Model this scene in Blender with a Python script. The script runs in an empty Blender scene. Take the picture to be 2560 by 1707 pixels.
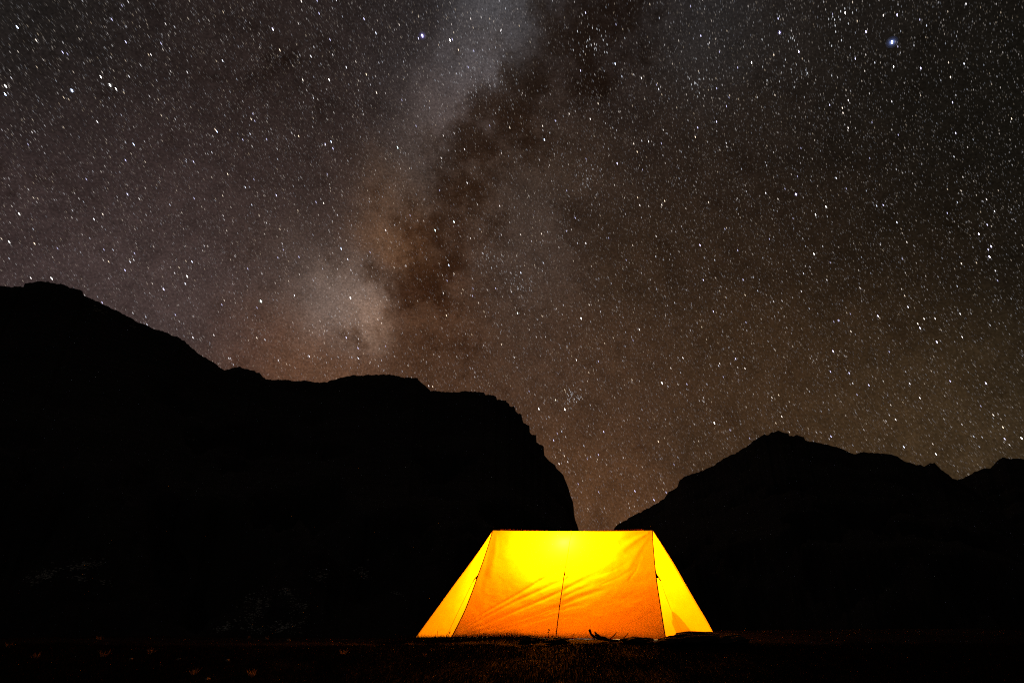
import bpy, bmesh, math, random
import numpy as np
from mathutils import Vector
from mathutils.bvhtree import BVHTree

random.seed(7)
rng = np.random.default_rng(11)
R = math.radians
SC = bpy.context.scene
COL = SC.collection

# ------------------------------------------------------------------ camera
FOC = 2560 * 20 / 36.0            # focal length in photograph pixels
PITCH = R(24.9)
HC = 0.354
cp, sp = math.cos(PITCH), math.sin(PITCH)
RIGHT = np.array([1.0, 0, 0]); UP = np.array([0, -sp, cp]); FWD = np.array([0, cp, sp])
EYE = np.array([0, 0, HC])
cam = bpy.data.cameras.new('camera')
cam.sensor_width = 36; cam.lens = 20
cam.clip_start = 0.05; cam.clip_end = 30000
camo = bpy.data.objects.new('camera', cam)
camo.location = EYE; camo.rotation_euler = (R(90) + PITCH, 0, 0)
COL.objects.link(camo); SC.camera = camo


def ray(x, y):
    d = RIGHT * (x - 1280) / FOC + UP * (853.5 - y) / FOC + FWD
    return d / np.linalg.norm(d)


def at(x, y, Y):
    """world point that stands at depth Y in the direction measured in the photograph"""
    d = ray(x, y)
    return EYE + d * (Y / d[1])


def pix(P):
    d = np.asarray(P) - EYE
    z = d @ FWD
    return np.stack([1280 + FOC * (d @ RIGHT) / z, 853.5 - FOC * (d @ UP) / z], -1)


# ------------------------------------------------------------------ view, render
SC.view_settings.view_transform = 'Standard'
SC.view_settings.look = 'None'
SC.view_settings.exposure = 0
SC.view_settings.gamma = 1
SC.view_settings.use_curve_mapping = False
SC.render.engine = 'CYCLES'
SC.cycles.use_denoising = False
SC.cycles.sample_clamp_indirect = 2
SC.cycles.use_adaptive_sampling = False
SC.cycles.filter_width = 1.1
SC.cycles.use_guiding = True
SC.cycles.guiding_training_samples = 128
SC.cycles.max_bounces = 8
SC.cycles.diffuse_bounces = 4
SC.cycles.transmission_bounces = 8


def lin(c):
    c = np.asarray(c, float) / 255
    return np.where(c <= .04045, c / 12.92, ((c + .055) / 1.055) ** 2.4)


# ------------------------------------------------------------------ world: night sky with the Milky Way
# (x, y in the photograph -> a direction in the sky, airglow colour there, sharpness, weight)
SKY = [
    (40, 30, (15, 18, 16), 120, 3), (400, 60, (36, 28, 26), 60, 1), (800, 60, (38, 30, 28), 80, 1),
    (150, 350, (40, 31, 31), 60, 1), (550, 330, (40, 30, 28), 80, 1), (650, 170, (33, 25, 21), 200, 1),
    (100, 620, (58, 46, 45), 60, 1), (330, 690, (72, 59, 57), 120, 1), (500, 560, (56, 44, 42), 90, 1),
    (620, 780, (68, 53, 48), 150, 1), (800, 400, (48, 37, 34), 100, 1), (760, 600, (60, 46, 40), 150, 1),
    (1040, 120, (42, 37, 37), 250, 1), (1260, 20, (72, 71, 74), 420, 2.0), (1190, 150, (82, 76, 77), 700, 2.4),
    (1120, 270, (78, 68, 66), 700, 2.2), (1050, 380, (70, 60, 56), 600, 1.8), (985, 480, (76, 58, 46), 600, 1.8),
    (960, 590, (92, 66, 48), 700, 2.0), (1010, 620, (96, 66, 44), 1200, 2.2), (850, 770, (118, 102, 94), 800, 2.6),
    (920, 800, (134, 106, 88), 1500, 2.4), (880, 720, (100, 80, 68), 1200, 1.8), (790, 700, (84, 70, 63), 350, 1.3),
    (680, 900, (86, 56, 39), 260, 1.4), (800, 880, (90, 62, 44), 400, 1.4), (1080, 780, (78, 52, 36), 500, 1.6),
    (1490, 50, (46, 38, 36), 300, 1.4), (1340, 170, (50, 40, 35), 420, 1.4), (1260, 320, (60, 46, 38), 420, 1.4),
    (1150, 460, (64, 47, 36), 420, 1.4), (1100, 620, (66, 46, 34), 380, 1.4),
    (1120, 840, (64, 42, 28), 260, 1.2),
    (1330, 480, (55, 44, 38), 400, 1.5), (1290, 640, (61, 48, 41), 350, 1.5), (1300, 820, (60, 45, 36), 200, 1.2),
    (1420, 400, (54, 40, 30), 300, 1.2), (1560, 300, (32, 23, 20), 150, 1),
    (1770, 70, (40, 39, 40), 300, 1.4), (1700, 250, (39, 30, 23), 160, 1), (2000, 60, (33, 28, 25), 150, 1),
    (2250, 150, (21, 17, 13), 80, 1.4), (2520, 250, (14, 13, 9), 60, 1.4), (1900, 450, (33, 24, 18), 100, 1),
    (1650, 650, (45, 32, 22), 120, 1), (2100, 700, (38, 27, 17), 90, 1), (2480, 700, (19, 15, 10), 70, 1.2),
    (1500, 950, (62, 43, 30), 120, 1), (1900, 950, (56, 39, 25), 90, 1), (1460, 1270, (77, 51, 32), 200, 1.4),
    (1250, 1000, (68, 46, 32), 150, 1), (2250, 1050, (62, 45, 28), 90, 1), (2500, 1050, (52, 42, 27), 90, 1),
    (-700, 300, (40, 31, 31), 14, 1), (3300, 300, (14, 12, 10), 14, 1), (1280, -900, (30, 26, 26), 14, 1),
    (2000, -900, (24, 22, 22), 14, 1), (300, -900, (24, 21, 21), 14, 1),
]
# the dark dust lane that splits the band: direction, sharpness, strength
DUST = [(1520, 30, 260, 1.0), (1420, 110, 420, 1.0), (1480, 190, 500, .8), (1330, 200, 460, 1.0), (1265, 290, 480, 1.0), (1200, 380, 560, 1.0),
        (1145, 470, 600, 1.0), (1100, 560, 600, 1.0), (1085, 660, 600, .95), (1040, 740, 800, .95), (990, 810, 900, .8), (925, 690, 2600, .8),
        (1440, 560, 900, .5), (1340, 330, 700, .6), (900, 860, 1200, .6), (940, 500, 2500, .4), (680, 170, 600, .4), (1170, 760, 500, .6), (1190, 580, 400, .6), (1120, 850, 500, .55), (1260, 440, 500, .5), (1560, 140, 500, .6), (820, 640, 1500, .45), (-600, 2200, 400, 0)]


def mk_world():
    w = bpy.data.worlds.new('World'); SC.world = w; w.use_nodes = True
    nt = w.node_tree; nt.nodes.clear(); N = nt.nodes.new; L = nt.links.new
    out = N('ShaderNodeOutputWorld'); bg = N('ShaderNodeBackground')
    tc = N('ShaderNodeTexCoord')
    nz = N('ShaderNodeTexNoise'); nz.inputs['Scale'].default_value = 9; nz.inputs['Detail'].default_value = 6
    nz.inputs['Roughness'].default_value = .6
    L(tc.outputs['Generated'], nz.inputs['Vector'])
    su = N('ShaderNodeVectorMath'); su.operation = 'SUBTRACT'; su.inputs[1].default_value = (.5, .5, .5)
    L(nz.outputs['Color'], su.inputs[0])
    sc = N('ShaderNodeVectorMath'); sc.operation = 'SCALE'; sc.inputs['Scale'].default_value = .11
    L(su.outputs[0], sc.inputs[0])
    ad = N('ShaderNodeVectorMath'); ad.operation = 'ADD'
    L(tc.outputs['Generated'], ad.inputs[0]); L(sc.outputs[0], ad.inputs[1])
    no = N('ShaderNodeVectorMath'); no.operation = 'NORMALIZE'; L(ad.outputs[0], no.inputs[0])
    D = no.outputs[0]
    eps = .004
    acc = None; ws = None
    for (x, y, c, k, wt) in SKY:
        d = ray(x, y)
        dp = N('ShaderNodeVectorMath'); dp.operation = 'DOT_PRODUCT'; dp.inputs[1].default_value = d
        L(D, dp.inputs[0])
        ma = N('ShaderNodeMath'); ma.operation = 'MULTIPLY_ADD'
        ma.inputs[1].default_value = k; ma.inputs[2].default_value = -k + math.log(wt)
        L(dp.outputs['Value'], ma.inputs[0])
        ex = N('ShaderNodeMath'); ex.operation = 'EXPONENT'; L(ma.outputs[0], ex.inputs[0])
        vm = N('ShaderNodeVectorMath'); vm.operation = 'MULTIPLY_ADD'
        vm.inputs[1].default_value = lin(c)
        L(ex.outputs[0], vm.inputs[0])
        if acc is None:
            vm.inputs[2].default_value = lin((36, 27, 23)) * eps
        else:
            L(acc, vm.inputs[2])
        acc = vm.outputs[0]
        am = N('ShaderNodeMath'); am.operation = 'ADD'; L(ex.outputs[0], am.inputs[0])
        if ws is None:
            am.inputs[1].default_value = eps
        else:
            L(ws, am.inputs[1])
        ws = am.outputs[0]
    dv = N('ShaderNodeVectorMath'); dv.operation = 'DIVIDE'; L(acc, dv.inputs[0]); L(ws, dv.inputs[1])
    # dust: fractal edges where the noise lifts the lane's field over a threshold
    dw = N('ShaderNodeVectorMath'); dw.operation = 'SCALE'; dw.inputs['Scale'].default_value = .07
    L(su.outputs[0], dw.inputs[0])
    da = N('ShaderNodeVectorMath'); da.operation = 'ADD'; L(tc.outputs['Generated'], da.inputs[0]); L(dw.outputs[0], da.inputs[1])
    dn = N('ShaderNodeVectorMath'); dn.operation = 'NORMALIZE'; L(da.outputs[0], dn.inputs[0])
    fld = None
    for (x, y, k, a) in DUST:
        if a <= 0: continue
        dp = N('ShaderNodeVectorMath'); dp.operation = 'DOT_PRODUCT'; dp.inputs[1].default_value = ray(x, y)
        L(dn.outputs[0], dp.inputs[0])
        ma = N('ShaderNodeMath'); ma.operation = 'MULTIPLY_ADD'
        k = k * .62
        ma.inputs[1].default_value = k; ma.inputs[2].default_value = -k + math.log(a)
        L(dp.outputs['Value'], ma.inputs[0])
        ex = N('ShaderNodeMath'); ex.operation = 'EXPONENT'; L(ma.outputs[0], ex.inputs[0])
        if fld is None:
            fld = ex.outputs[0]
        else:
            mx = N('ShaderNodeMath'); mx.operation = 'SMOOTH_MAX'; mx.inputs[2].default_value = .15
            L(fld, mx.inputs[0]); L(ex.outputs[0], mx.inputs[1]); fld = mx.outputs[0]
    nd = N('ShaderNodeTexNoise'); nd.inputs['Scale'].default_value = 21; nd.inputs['Detail'].default_value = 10
    nd.inputs['Roughness'].default_value = .66; nd.inputs['Lacunarity'].default_value = 2.1
    L(tc.outputs['Generated'], nd.inputs['Vector'])
    dm = N('ShaderNodeMath'); dm.operation = 'MULTIPLY_ADD'; dm.inputs[1].default_value = 2.7
    L(nd.outputs['Fac'], dm.inputs[0]); L(fld, dm.inputs[2])
    dr = N('ShaderNodeMapRange'); dr.interpolation_type = 'SMOOTHSTEP'
    dr.inputs[1].default_value = 1.50; dr.inputs[2].default_value = 2.45
    dr.inputs[3].default_value = 0; dr.inputs[4].default_value = 1
    L(dm.outputs[0], dr.inputs[0])
    dx = N('ShaderNodeMix'); dx.data_type = 'RGBA'; dx.inputs[6].default_value = (1, 1, 1, 1); dx.inputs[7].default_value = (.42, .34, .27, 1)
    L(dr.outputs[0], dx.inputs[0])
    dd = N('ShaderNodeVectorMath'); dd.operation = 'MULTIPLY'; L(dv.outputs[0], dd.inputs[0]); L(dx.outputs[2], dd.inputs[1])
    # mottling and the grain of unresolved stars
    n2 = N('ShaderNodeTexNoise'); n2.inputs['Scale'].default_value = 26; n2.inputs['Detail'].default_value = 7
    n2.inputs['Roughness'].default_value = .7
    L(tc.outputs['Generated'], n2.inputs['Vector'])
    m2 = N('ShaderNodeMapRange'); m2.inputs[1].default_value = .25; m2.inputs[2].default_value = .75
    m2.inputs[3].default_value = .72; m2.inputs[4].default_value = 1.28
    L(n2.outputs['Fac'], m2.inputs[0])
    n3 = N('ShaderNodeTexNoise'); n3.inputs['Scale'].default_value = 330; n3.inputs['Detail'].default_value = 1
    L(tc.outputs['Generated'], n3.inputs['Vector'])
    m3 = N('ShaderNodeMapRange'); m3.inputs[1].default_value = .2; m3.inputs[2].default_value = .8
    m3.inputs[3].default_value = .66; m3.inputs[4].default_value = 1.3
    L(n3.outputs['Fac'], m3.inputs[0])
    mm = N('ShaderNodeMath'); mm.operation = 'MULTIPLY'; L(m2.outputs[0], mm.inputs[0]); L(m3.outputs[0], mm.inputs[1])
    fs = N('ShaderNodeVectorMath'); fs.operation = 'SCALE'; L(dd.outputs[0], fs.inputs[0]); L(mm.outputs[0], fs.inputs['Scale'])
    L(fs.outputs[0], bg.inputs['Color']); bg.inputs['Strength'].default_value = 1.3
    L(bg.outputs[0], out.inputs['Surface'])
    w.cycles.sampling_method = 'NONE'


mk_world()

sun = bpy.data.lights.new('faint_fill_sun', 'SUN')
sun.energy = 0.04; sun.angle = R(0.5); sun.color = (1, .97, .92)  # weak fill added so the pale scree shows; no moon is known
suno = bpy.data.objects.new('faint_fill_sun', sun); COL.objects.link(suno)
suno.rotation_euler = (R(52), 0, R(-38))


# ------------------------------------------------------------------ helpers
def tag(o, label=None, cat=None, group=None, kind=None):
    if label: o['label'] = label
    if cat: o['category'] = cat
    if group: o['group'] = group
    if kind: o['kind'] = kind
    return o


def link(name, me, mat, parent=None, smooth=True):
    o = bpy.data.objects.new(name, me)
    COL.objects.link(o)
    if mat: me.materials.append(mat)
    if smooth and len(me.polygons):
        me.polygons.foreach_set('use_smooth', np.ones(len(me.polygons), bool))
    if parent: o.parent = parent
    return o


def mesh(name, V, F):
    me = bpy.data.meshes.new(name)
    me.from_pydata([tuple(v) for v in V], [], F)
    me.update()
    return me


def npmesh(name, V, F):
    """fast mesh from arrays; F is (n,k)"""
    V = np.asarray(V, np.float32); F = np.asarray(F, np.int32)
    me = bpy.data.meshes.new(name)
    k = F.shape[1]
    me.vertices.add(len(V)); me.vertices.foreach_set('co', V.ravel())
    me.loops.add(F.size); me.loops.foreach_set('vertex_index', F.ravel())
    me.polygons.add(len(F))
    me.polygons.foreach_set('loop_start', np.arange(0, F.size, k, dtype=np.int32))
    me.polygons.foreach_set('loop_total', np.full(len(F), k, np.int32))
    me.update(calc_edges=True)
    return me


def gridfaces(nu, nv):
    i, j = np.meshgrid(np.arange(nu - 1), np.arange(nv - 1), indexing='ij')
    a = (i * nv + j).ravel()
    return np.stack([a, a + nv, a + nv + 1, a + 1], -1)


def empty(name, loc):
    o = bpy.data.objects.new(name, None); COL.objects.link(o)
    o.location = tuple(loc); o.empty_display_size = .2
    return o


def vnoise(x, y, seed=0):
    """2-d value noise, -1..1"""
    x = np.asarray(x, float); y = np.asarray(y, float)
    xi = np.floor(x).astype(np.int64); yi = np.floor(y).astype(np.int64)
    fx = x - xi; fy = y - yi
    fx = fx * fx * (3 - 2 * fx); fy = fy * fy * (3 - 2 * fy)

    def h(a, b):
        n = (a * 374761393 + b * 668265263 + seed * 1442695041) & 0xffffffff
        n = ((n ^ (n >> 13)) * 1274126177) & 0xffffffff
        return ((n ^ (n >> 16)) & 0xffff) / 32767.5 - 1
    return ((h(xi, yi) * (1 - fx) + h(xi + 1, yi) * fx) * (1 - fy)
            + (h(xi, yi + 1) * (1 - fx) + h(xi + 1, yi + 1) * fx) * fy)


def fbm(x, y, o=4, seed=0, g=.5):
    s = 0; a = 1; f = 1
    for i in range(o):
        s = s + a * vnoise(x * f, y * f, seed + i); a *= g; f *= 2.03
    return s


def tubemesh(name, pts, rad, n=6):
    pts = [np.asarray(p, float) for p in pts]
    m = len(pts)
    rad = [rad] * m if np.isscalar(rad) else rad
    V = []; F = []
    ref = np.array([.31, .17, .93])
    for i, p in enumerate(pts):
        t = pts[min(i + 1, m - 1)] - pts[max(i - 1, 0)]
        t /= np.linalg.norm(t) + 1e-12
        a = np.cross(t, ref); a /= np.linalg.norm(a) + 1e-12; b = np.cross(t, a)
        for k in range(n):
            q = 2 * math.pi * k / n
            V.append(p + rad[i] * (math.cos(q) * a + math.sin(q) * b))
    for i in range(m - 1):
        for k in range(n):
            F.append((i * n + k, i * n + (k + 1) % n, (i + 1) * n + (k + 1) % n, (i + 1) * n + k))
    F.append(tuple(range(n))[::-1]); F.append(tuple(range((m - 1) * n, m * n)))
    return mesh(name, V, F)


def tube(name, pts, rad, mat, parent=None, n=6):
    return link(name, tubemesh(name, pts, rad, n), mat, parent)


def smoothline(P, n=24):
    """Catmull-Rom through the points"""
    P = [np.asarray(p, float) for p in P]
    Q = [2 * P[0] - P[1]] + P + [2 * P[-1] - P[-2]]
    out = []
    seg = max(2, n // (len(P) - 1))
    for i in range(1, len(Q) - 2):
        for k in range(seg):
            t = k / seg
            out.append(.5 * ((2 * Q[i]) + (Q[i + 1] - Q[i - 1]) * t
                             + (2 * Q[i - 1] - 5 * Q[i] + 4 * Q[i + 1] - Q[i + 2]) * t * t
                             + (3 * Q[i] - Q[i - 1] - 3 * Q[i + 1] + Q[i + 2]) * t ** 3))
    out.append(P[-1])
    return out


def mat_base(name):
    m = bpy.data.materials.new(name); m.use_nodes = True
    nt = m.node_tree; nt.nodes.clear()
    return m, nt, nt.nodes.new, nt.links.new


def rocky(name, c1, c2, scale, rough=.95, bump=.4, bscale=None, bdist=.1):
    m, nt, N, L = mat_base(name)
    o = N('ShaderNodeOutputMaterial'); p = N('ShaderNodeBsdfPrincipled')
    p.inputs['Roughness'].default_value = rough; p.inputs['Specular IOR Level'].default_value = .08
    tc = N('ShaderNodeTexCoord')
    n = N('ShaderNodeTexNoise'); n.inputs['Scale'].default_value = scale; n.inputs['Detail'].default_value = 6
    L(tc.outputs['Object'], n.inputs['Vector'])
    cr = N('ShaderNodeValToRGB')
    cr.color_ramp.elements[0].position = .35; cr.color_ramp.elements[0].color = (*c1, 1)
    cr.color_ramp.elements[1].position = .7; cr.color_ramp.elements[1].color = (*c2, 1)
    L(n.outputs['Fac'], cr.inputs[0]); L(cr.outputs[0], p.inputs['Base Color'])
    b = N('ShaderNodeBump'); b.inputs['Strength'].default_value = bump; b.inputs['Distance'].default_value = bdist
    n2 = N('ShaderNodeTexNoise'); n2.inputs['Scale'].default_value = bscale or scale * 4; n2.inputs['Detail'].default_value = 5
    L(tc.outputs['Object'], n2.inputs['Vector']); L(n2.outputs['Fac'], b.inputs['Height']); L(b.outputs[0], p.inputs['Normal'])
    L(p.outputs[0], o.inputs[0])
    return m


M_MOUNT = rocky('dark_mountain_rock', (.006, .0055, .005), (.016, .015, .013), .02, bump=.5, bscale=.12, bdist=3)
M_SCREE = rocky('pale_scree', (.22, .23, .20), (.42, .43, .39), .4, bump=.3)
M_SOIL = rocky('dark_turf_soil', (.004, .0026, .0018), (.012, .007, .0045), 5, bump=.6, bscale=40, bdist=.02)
M_ROCK = rocky('dark_field_stone', (.012, .010, .009), (.035, .028, .024), 6, bump=.6, bscale=25, bdist=.02)
M_STONE = rocky('pale_stone', (.16, .13, .10), (.36, .31, .25), 18, bump=.5, bscale=60, bdist=.01)
M_WOOD = rocky('weathered_wood', (.020, .013, .009), (.060, .042, .030), 30, bump=.5, bscale=90, bdist=.004)
M_METAL = rocky('dull_metal', (.10, .10, .10), (.20, .20, .20), 40, rough=.5, bump=.1)
M_CORD = rocky('dark_cord', (.030, .010, .004), (.060, .020, .008), 300, bump=.2)


def blade_mat(name, c1, c2, trans):
    m, nt, N, L = mat_base(name)
    o = N('ShaderNodeOutputMaterial'); d = N('ShaderNodeBsdfDiffuse'); t = N('ShaderNodeBsdfTranslucent')
    mx = N('ShaderNodeMixShader'); mx.inputs[0].default_value = trans
    g = N('ShaderNodeTexCoord'); n = N('ShaderNodeTexNoise'); n.inputs['Scale'].default_value = 9
    L(g.outputs['Object'], n.inputs['Vector'])
    cr = N('ShaderNodeValToRGB')
    cr.color_ramp.elements[0].position = .3; cr.color_ramp.elements[0].color = (*c1, 1)
    cr.color_ramp.elements[1].position = .7; cr.color_ramp.elements[1].color = (*c2, 1)
    L(n.outputs['Fac'], cr.inputs[0]); L(cr.outputs[0], d.inputs[0]); L(cr.outputs[0], t.inputs[0])
    L(d.outputs[0], mx.inputs[1]); L(t.outputs[0], mx.inputs[2]); L(mx.outputs[0], o.inputs[0])
    return m


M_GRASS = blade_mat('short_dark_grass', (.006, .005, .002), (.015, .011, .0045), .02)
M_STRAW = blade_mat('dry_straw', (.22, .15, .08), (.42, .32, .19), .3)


def fabric(name, tcol, dcol, weave=True, mix=.62):
    m, nt, N, L = mat_base(name)
    o = N('ShaderNodeOutputMaterial'); d = N('ShaderNodeBsdfDiffuse'); t = N('ShaderNodeBsdfTranslucent')
    mx = N('ShaderNodeMixShader'); mx.inputs[0].default_value = mix
    tc = N('ShaderNodeTexCoord')
    n = N('ShaderNodeTexNoise'); n.inputs['Scale'].default_value = 130; n.inputs['Detail'].default_value = 3
    L(tc.outputs['Object'], n.inputs['Vector'])
    n4 = N('ShaderNodeTexNoise'); n4.inputs['Scale'].default_value = 3.5; n4.inputs['Detail'].default_value = 3
    L(tc.outputs['Object'], n4.inputs['Vector'])
    ad = N('ShaderNodeMath'); ad.operation = 'ADD'; L(n.outputs['Fac'], ad.inputs[0]); L(n4.outputs['Fac'], ad.inputs[1])
    mr = N('ShaderNodeMapRange'); mr.inputs[1].default_value = .6; mr.inputs[2].default_value = 1.4
    mr.inputs[3].default_value = .86; mr.inputs[4].default_value = 1.10
    L(ad.outputs[0], mr.inputs[0])
    v = N('ShaderNodeVectorMath'); v.operation = 'SCALE'; v.inputs[0].default_value = tcol
    L(mr.outputs[0], v.inputs['Scale']); L(v.outputs[0], t.inputs['Color'])
    d.inputs['Color'].default_value = (*dcol, 1)
    if weave:
        b = N('ShaderNodeBump'); b.inputs['Strength'].default_value = .03; b.inputs['Distance'].default_value = .003
        n3 = N('ShaderNodeTexNoise'); n3.inputs['Scale'].default_value = 60; n3.inputs['Detail'].default_value = 3
        L(tc.outputs['Object'], n3.inputs['Vector']); L(n3.outputs['Fac'], b.inputs['Height'])
        L(b.outputs[0], t.inputs['Normal'])
    L(d.outputs[0], mx.inputs[1]); L(t.outputs[0], mx.inputs[2]); L(mx.outputs[0], o.inputs[0])
    return m


M_FAB = fabric('orange_tent_nylon', (.86, .222, .00012), (.80, .48, .03))
M_SEAM = fabric('dark_seam_tape', (.035, .003, .0001), (.06, .009, .002), False, .5)
M_BAND = fabric('ridge_seam_flange', (.42, .07, .003), (.5, .16, .02), False, .5)
M_WEB = rocky('dark_webbing', (.010, .004, .003), (.025, .010, .006), 80, bump=.2)
M_SHEET = rocky('pale_bounce_sheet', (.15, .09, .03), (.24, .15, .055), 6, bump=.2)
M_SHEET.node_tree.nodes['Principled BSDF'].inputs['Specular IOR Level'].default_value = 0
M_CASTER, nt, N, L = mat_base('half_clear_caster')  # partly transparent, so the added shadow caster shades only lightly
o_ = N('ShaderNodeOutputMaterial'); d_ = N('ShaderNodeBsdfDiffuse'); t_ = N('ShaderNodeBsdfTransparent'); x_ = N('ShaderNodeMixShader')
d_.inputs['Color'].default_value = (.05, .045, .04, 1); x_.inputs[0].default_value = .68
L(d_.outputs[0], x_.inputs[1]); L(t_.outputs[0], x_.inputs[2]); L(x_.outputs[0], o_.inputs[0])


# ------------------------------------------------------------------ ground
def ground_z(x, y):
    x = np.asarray(x, float); y = np.asarray(y, float)
    d = np.sqrt(x * x + y * y)
    z = .014 * fbm(x * 2.2, y * 2.2, 4, 3) + .03 * vnoise(x * .35, y * .35, 9) * np.clip((np.abs(x - .6) - 2.2) / 2, 0, 1)
    drop = np.clip(y - 10.0 - .5 * vnoise(x * .5, x * 0 + 3.3, 21), 0, None)
    q = 6.7 - y + .12 * vnoise(x * 1.1, x * 0 + 1.7, 31)
    z = z - .20 * np.clip(.15 * np.logaddexp(0, q / .15), 0, 9)          # the bank falls away towards the camera
    m_ = np.clip((-.1 - x) / .9, 0, 1); m_ = m_ * m_ * (3 - 2 * m_)
    z = z - m_ * (.012 + .034 * np.clip(y - 6.9, 0, 3.2))                 # and dips a little behind the left corner
    z = z - 9.0 * (1 - np.exp(-(drop / 30) ** 1.25))
    back = np.clip(-y - 2, 0, None) + np.clip(np.abs(x) - 16, 0, None)
    z = z - 6 * (1 - np.exp(-(back / 60) ** 1.5)) * (drop <= 0)
    return z


def axis(fine_a, fine_b, step, far_a, far_b):
    a = list(np.arange(fine_a, fine_b + 1e-6, step))
    s = step
    while a[-1] < far_b:
        s *= 1.22; a.append(a[-1] + s)
    s = step; b = [fine_a]
    while b[-1] > far_a:
        s *= 1.22; b.append(b[-1] - s)
    return np.array(b[1:][::-1] + a)


gx = axis(-7.5, 8.5, .05, -7000, 7000)
gy = axis(1.5, 11.5, .05, -3000, 8000)
GX, GY = np.meshgrid(gx, gy, indexing='ij')
GZ = ground_z(GX, GY)
me = npmesh('ground', np.stack([GX, GY, GZ], -1).reshape(-1, 3), gridfaces(len(gx), len(gy)))
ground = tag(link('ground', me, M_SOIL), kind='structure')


def gz(x, y):
    return float(ground_z(x, y))


def gpt(x, y):
    """point of the ground seen at a pixel of the photograph"""
    d = ray(x, y)
    t = np.arange(3, 14, .01)
    Q = EYE + d * t[:, None]
    hit = np.nonzero(Q[:, 2] <= ground_z(Q[:, 0], Q[:, 1]))[0]
    return Q[hit[0]] if len(hit) else EYE + d * (9.3 / d[1])


# ------------------------------------------------------------------ mountains
LEFT = [(0,716),(27,717),(58,718),(59,708),(72,706),(108,704),(128,707),(155,712),(180,720.5),(206,727),(208,737),
 (234,750),(261,762),(288,775.5),(324,793),(340,804),(360.5,812),(387.5,822),(424,834.5),(451,846),(469,860),(491,880.5),
 (518,896),(541,911),(561,925.6),(577,921),(599,917),(615,923),(638,926.5),(640,931.5),(649,933),(665,949.5),(703,949),
 (739,952.6),(766,952),(789,956),(816,955),(834,950),(858,943),(883,938),(901,939),(926,937.5),(968.5,935.7),(993,939),
 (1011,944),(1043.5,945),(1046,951),(1060,962.6),(1077,977),(1100,978),(1128,981),(1146,979.5),(1161,977),(1186,980),
 (1210,980.4),(1214,987),(1239.5,989.6),(1242.5,999),(1265,1001.5),(1267,1006),(1272,1008),(1274,1014.7),(1285.4,1016.8),
 (1290,1030.6),(1304,1036.7),(1306,1046.8),(1309,1057.5),(1323.6,1065),(1324.5,1080.5),(1330,1086.6),(1340,1087.5),
 (1341.5,1106.5),(1348,1109.6),(1359.4,1115),(1359.8,1125),(1361,1137),(1366.5,1144.8),(1372.6,1151),(1386,1161),
 (1391,1170.8),(1400,1180),(1409,1189),(1412.4,1198),(1418.5,1213.6),(1423,1226),(1427,1241),(1432,1253),(1434.4,1268.7),
 (1435,1284),(1438.4,1299),(1443,1311.6),(1446.7,1325),(1453,1345),(1462,1380),(1475,1430),(1495,1520),(1500,1600)]
RIGHT_M = [(1380,1600),(1420,1480),(1450,1400),(1500,1348),(1520,1334),(1534,1324),(1536,1319),(1549.6,1308),(1567.6,1297),(1590,1285.6),(1617,1273),
 (1644,1256),(1662,1245),(1671,1231.5),(1694,1216.7),(1698,1204.5),(1707,1193),(1734,1184),(1761,1174),(1788,1161.7),
 (1800,1152),(1822,1140),(1847,1130),(1856,1122),(1865,1119),(1883,1103),(1896.6,1094),(1912,1086),(1917,1088.7),
 (1928,1081.5),(1946,1078),(1964,1081.5),(1971,1083),(1973,1088.7),(1984.5,1090),(1993.5,1086.4),(2003,1091),(2009,1092),
 (2014,1102),(2041,1106),(2063,1111),(2088,1116.6),(2113,1124.7),(2129,1133.7),(2140,1134.6),(2162.5,1130),(2194,1133),
 (2221,1136),(2243.6,1141.4),(2259,1152),(2289,1161),(2311,1165),(2329,1158),(2336,1156),(2343,1164),(2354,1176),
 (2370,1184),(2381,1195.5),(2394.5,1198.6),(2420,1215),(2480,1260),(2560,1330),(2700,1420)]
FAR_M = [(2200,1330),(2300,1260),(2350,1225),(2381,1203),(2394.5,1199),(2410,1195.5),(2428,1184),(2451,1173),(2469,1170.7),(2476,1172),(2485,1161),
 (2500.5,1146),(2509.5,1143.7),(2521,1147),(2527.5,1148),(2534,1145.5),(2560,1147),(2600,1142),(2660,1120),(2760,1100),(2900,1120),(3050,1090)]


def azel(x, y):
    d = ray(x, y)
    return math.atan2(d[0], d[1]), d[2] / math.hypot(d[0], d[1])


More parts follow.
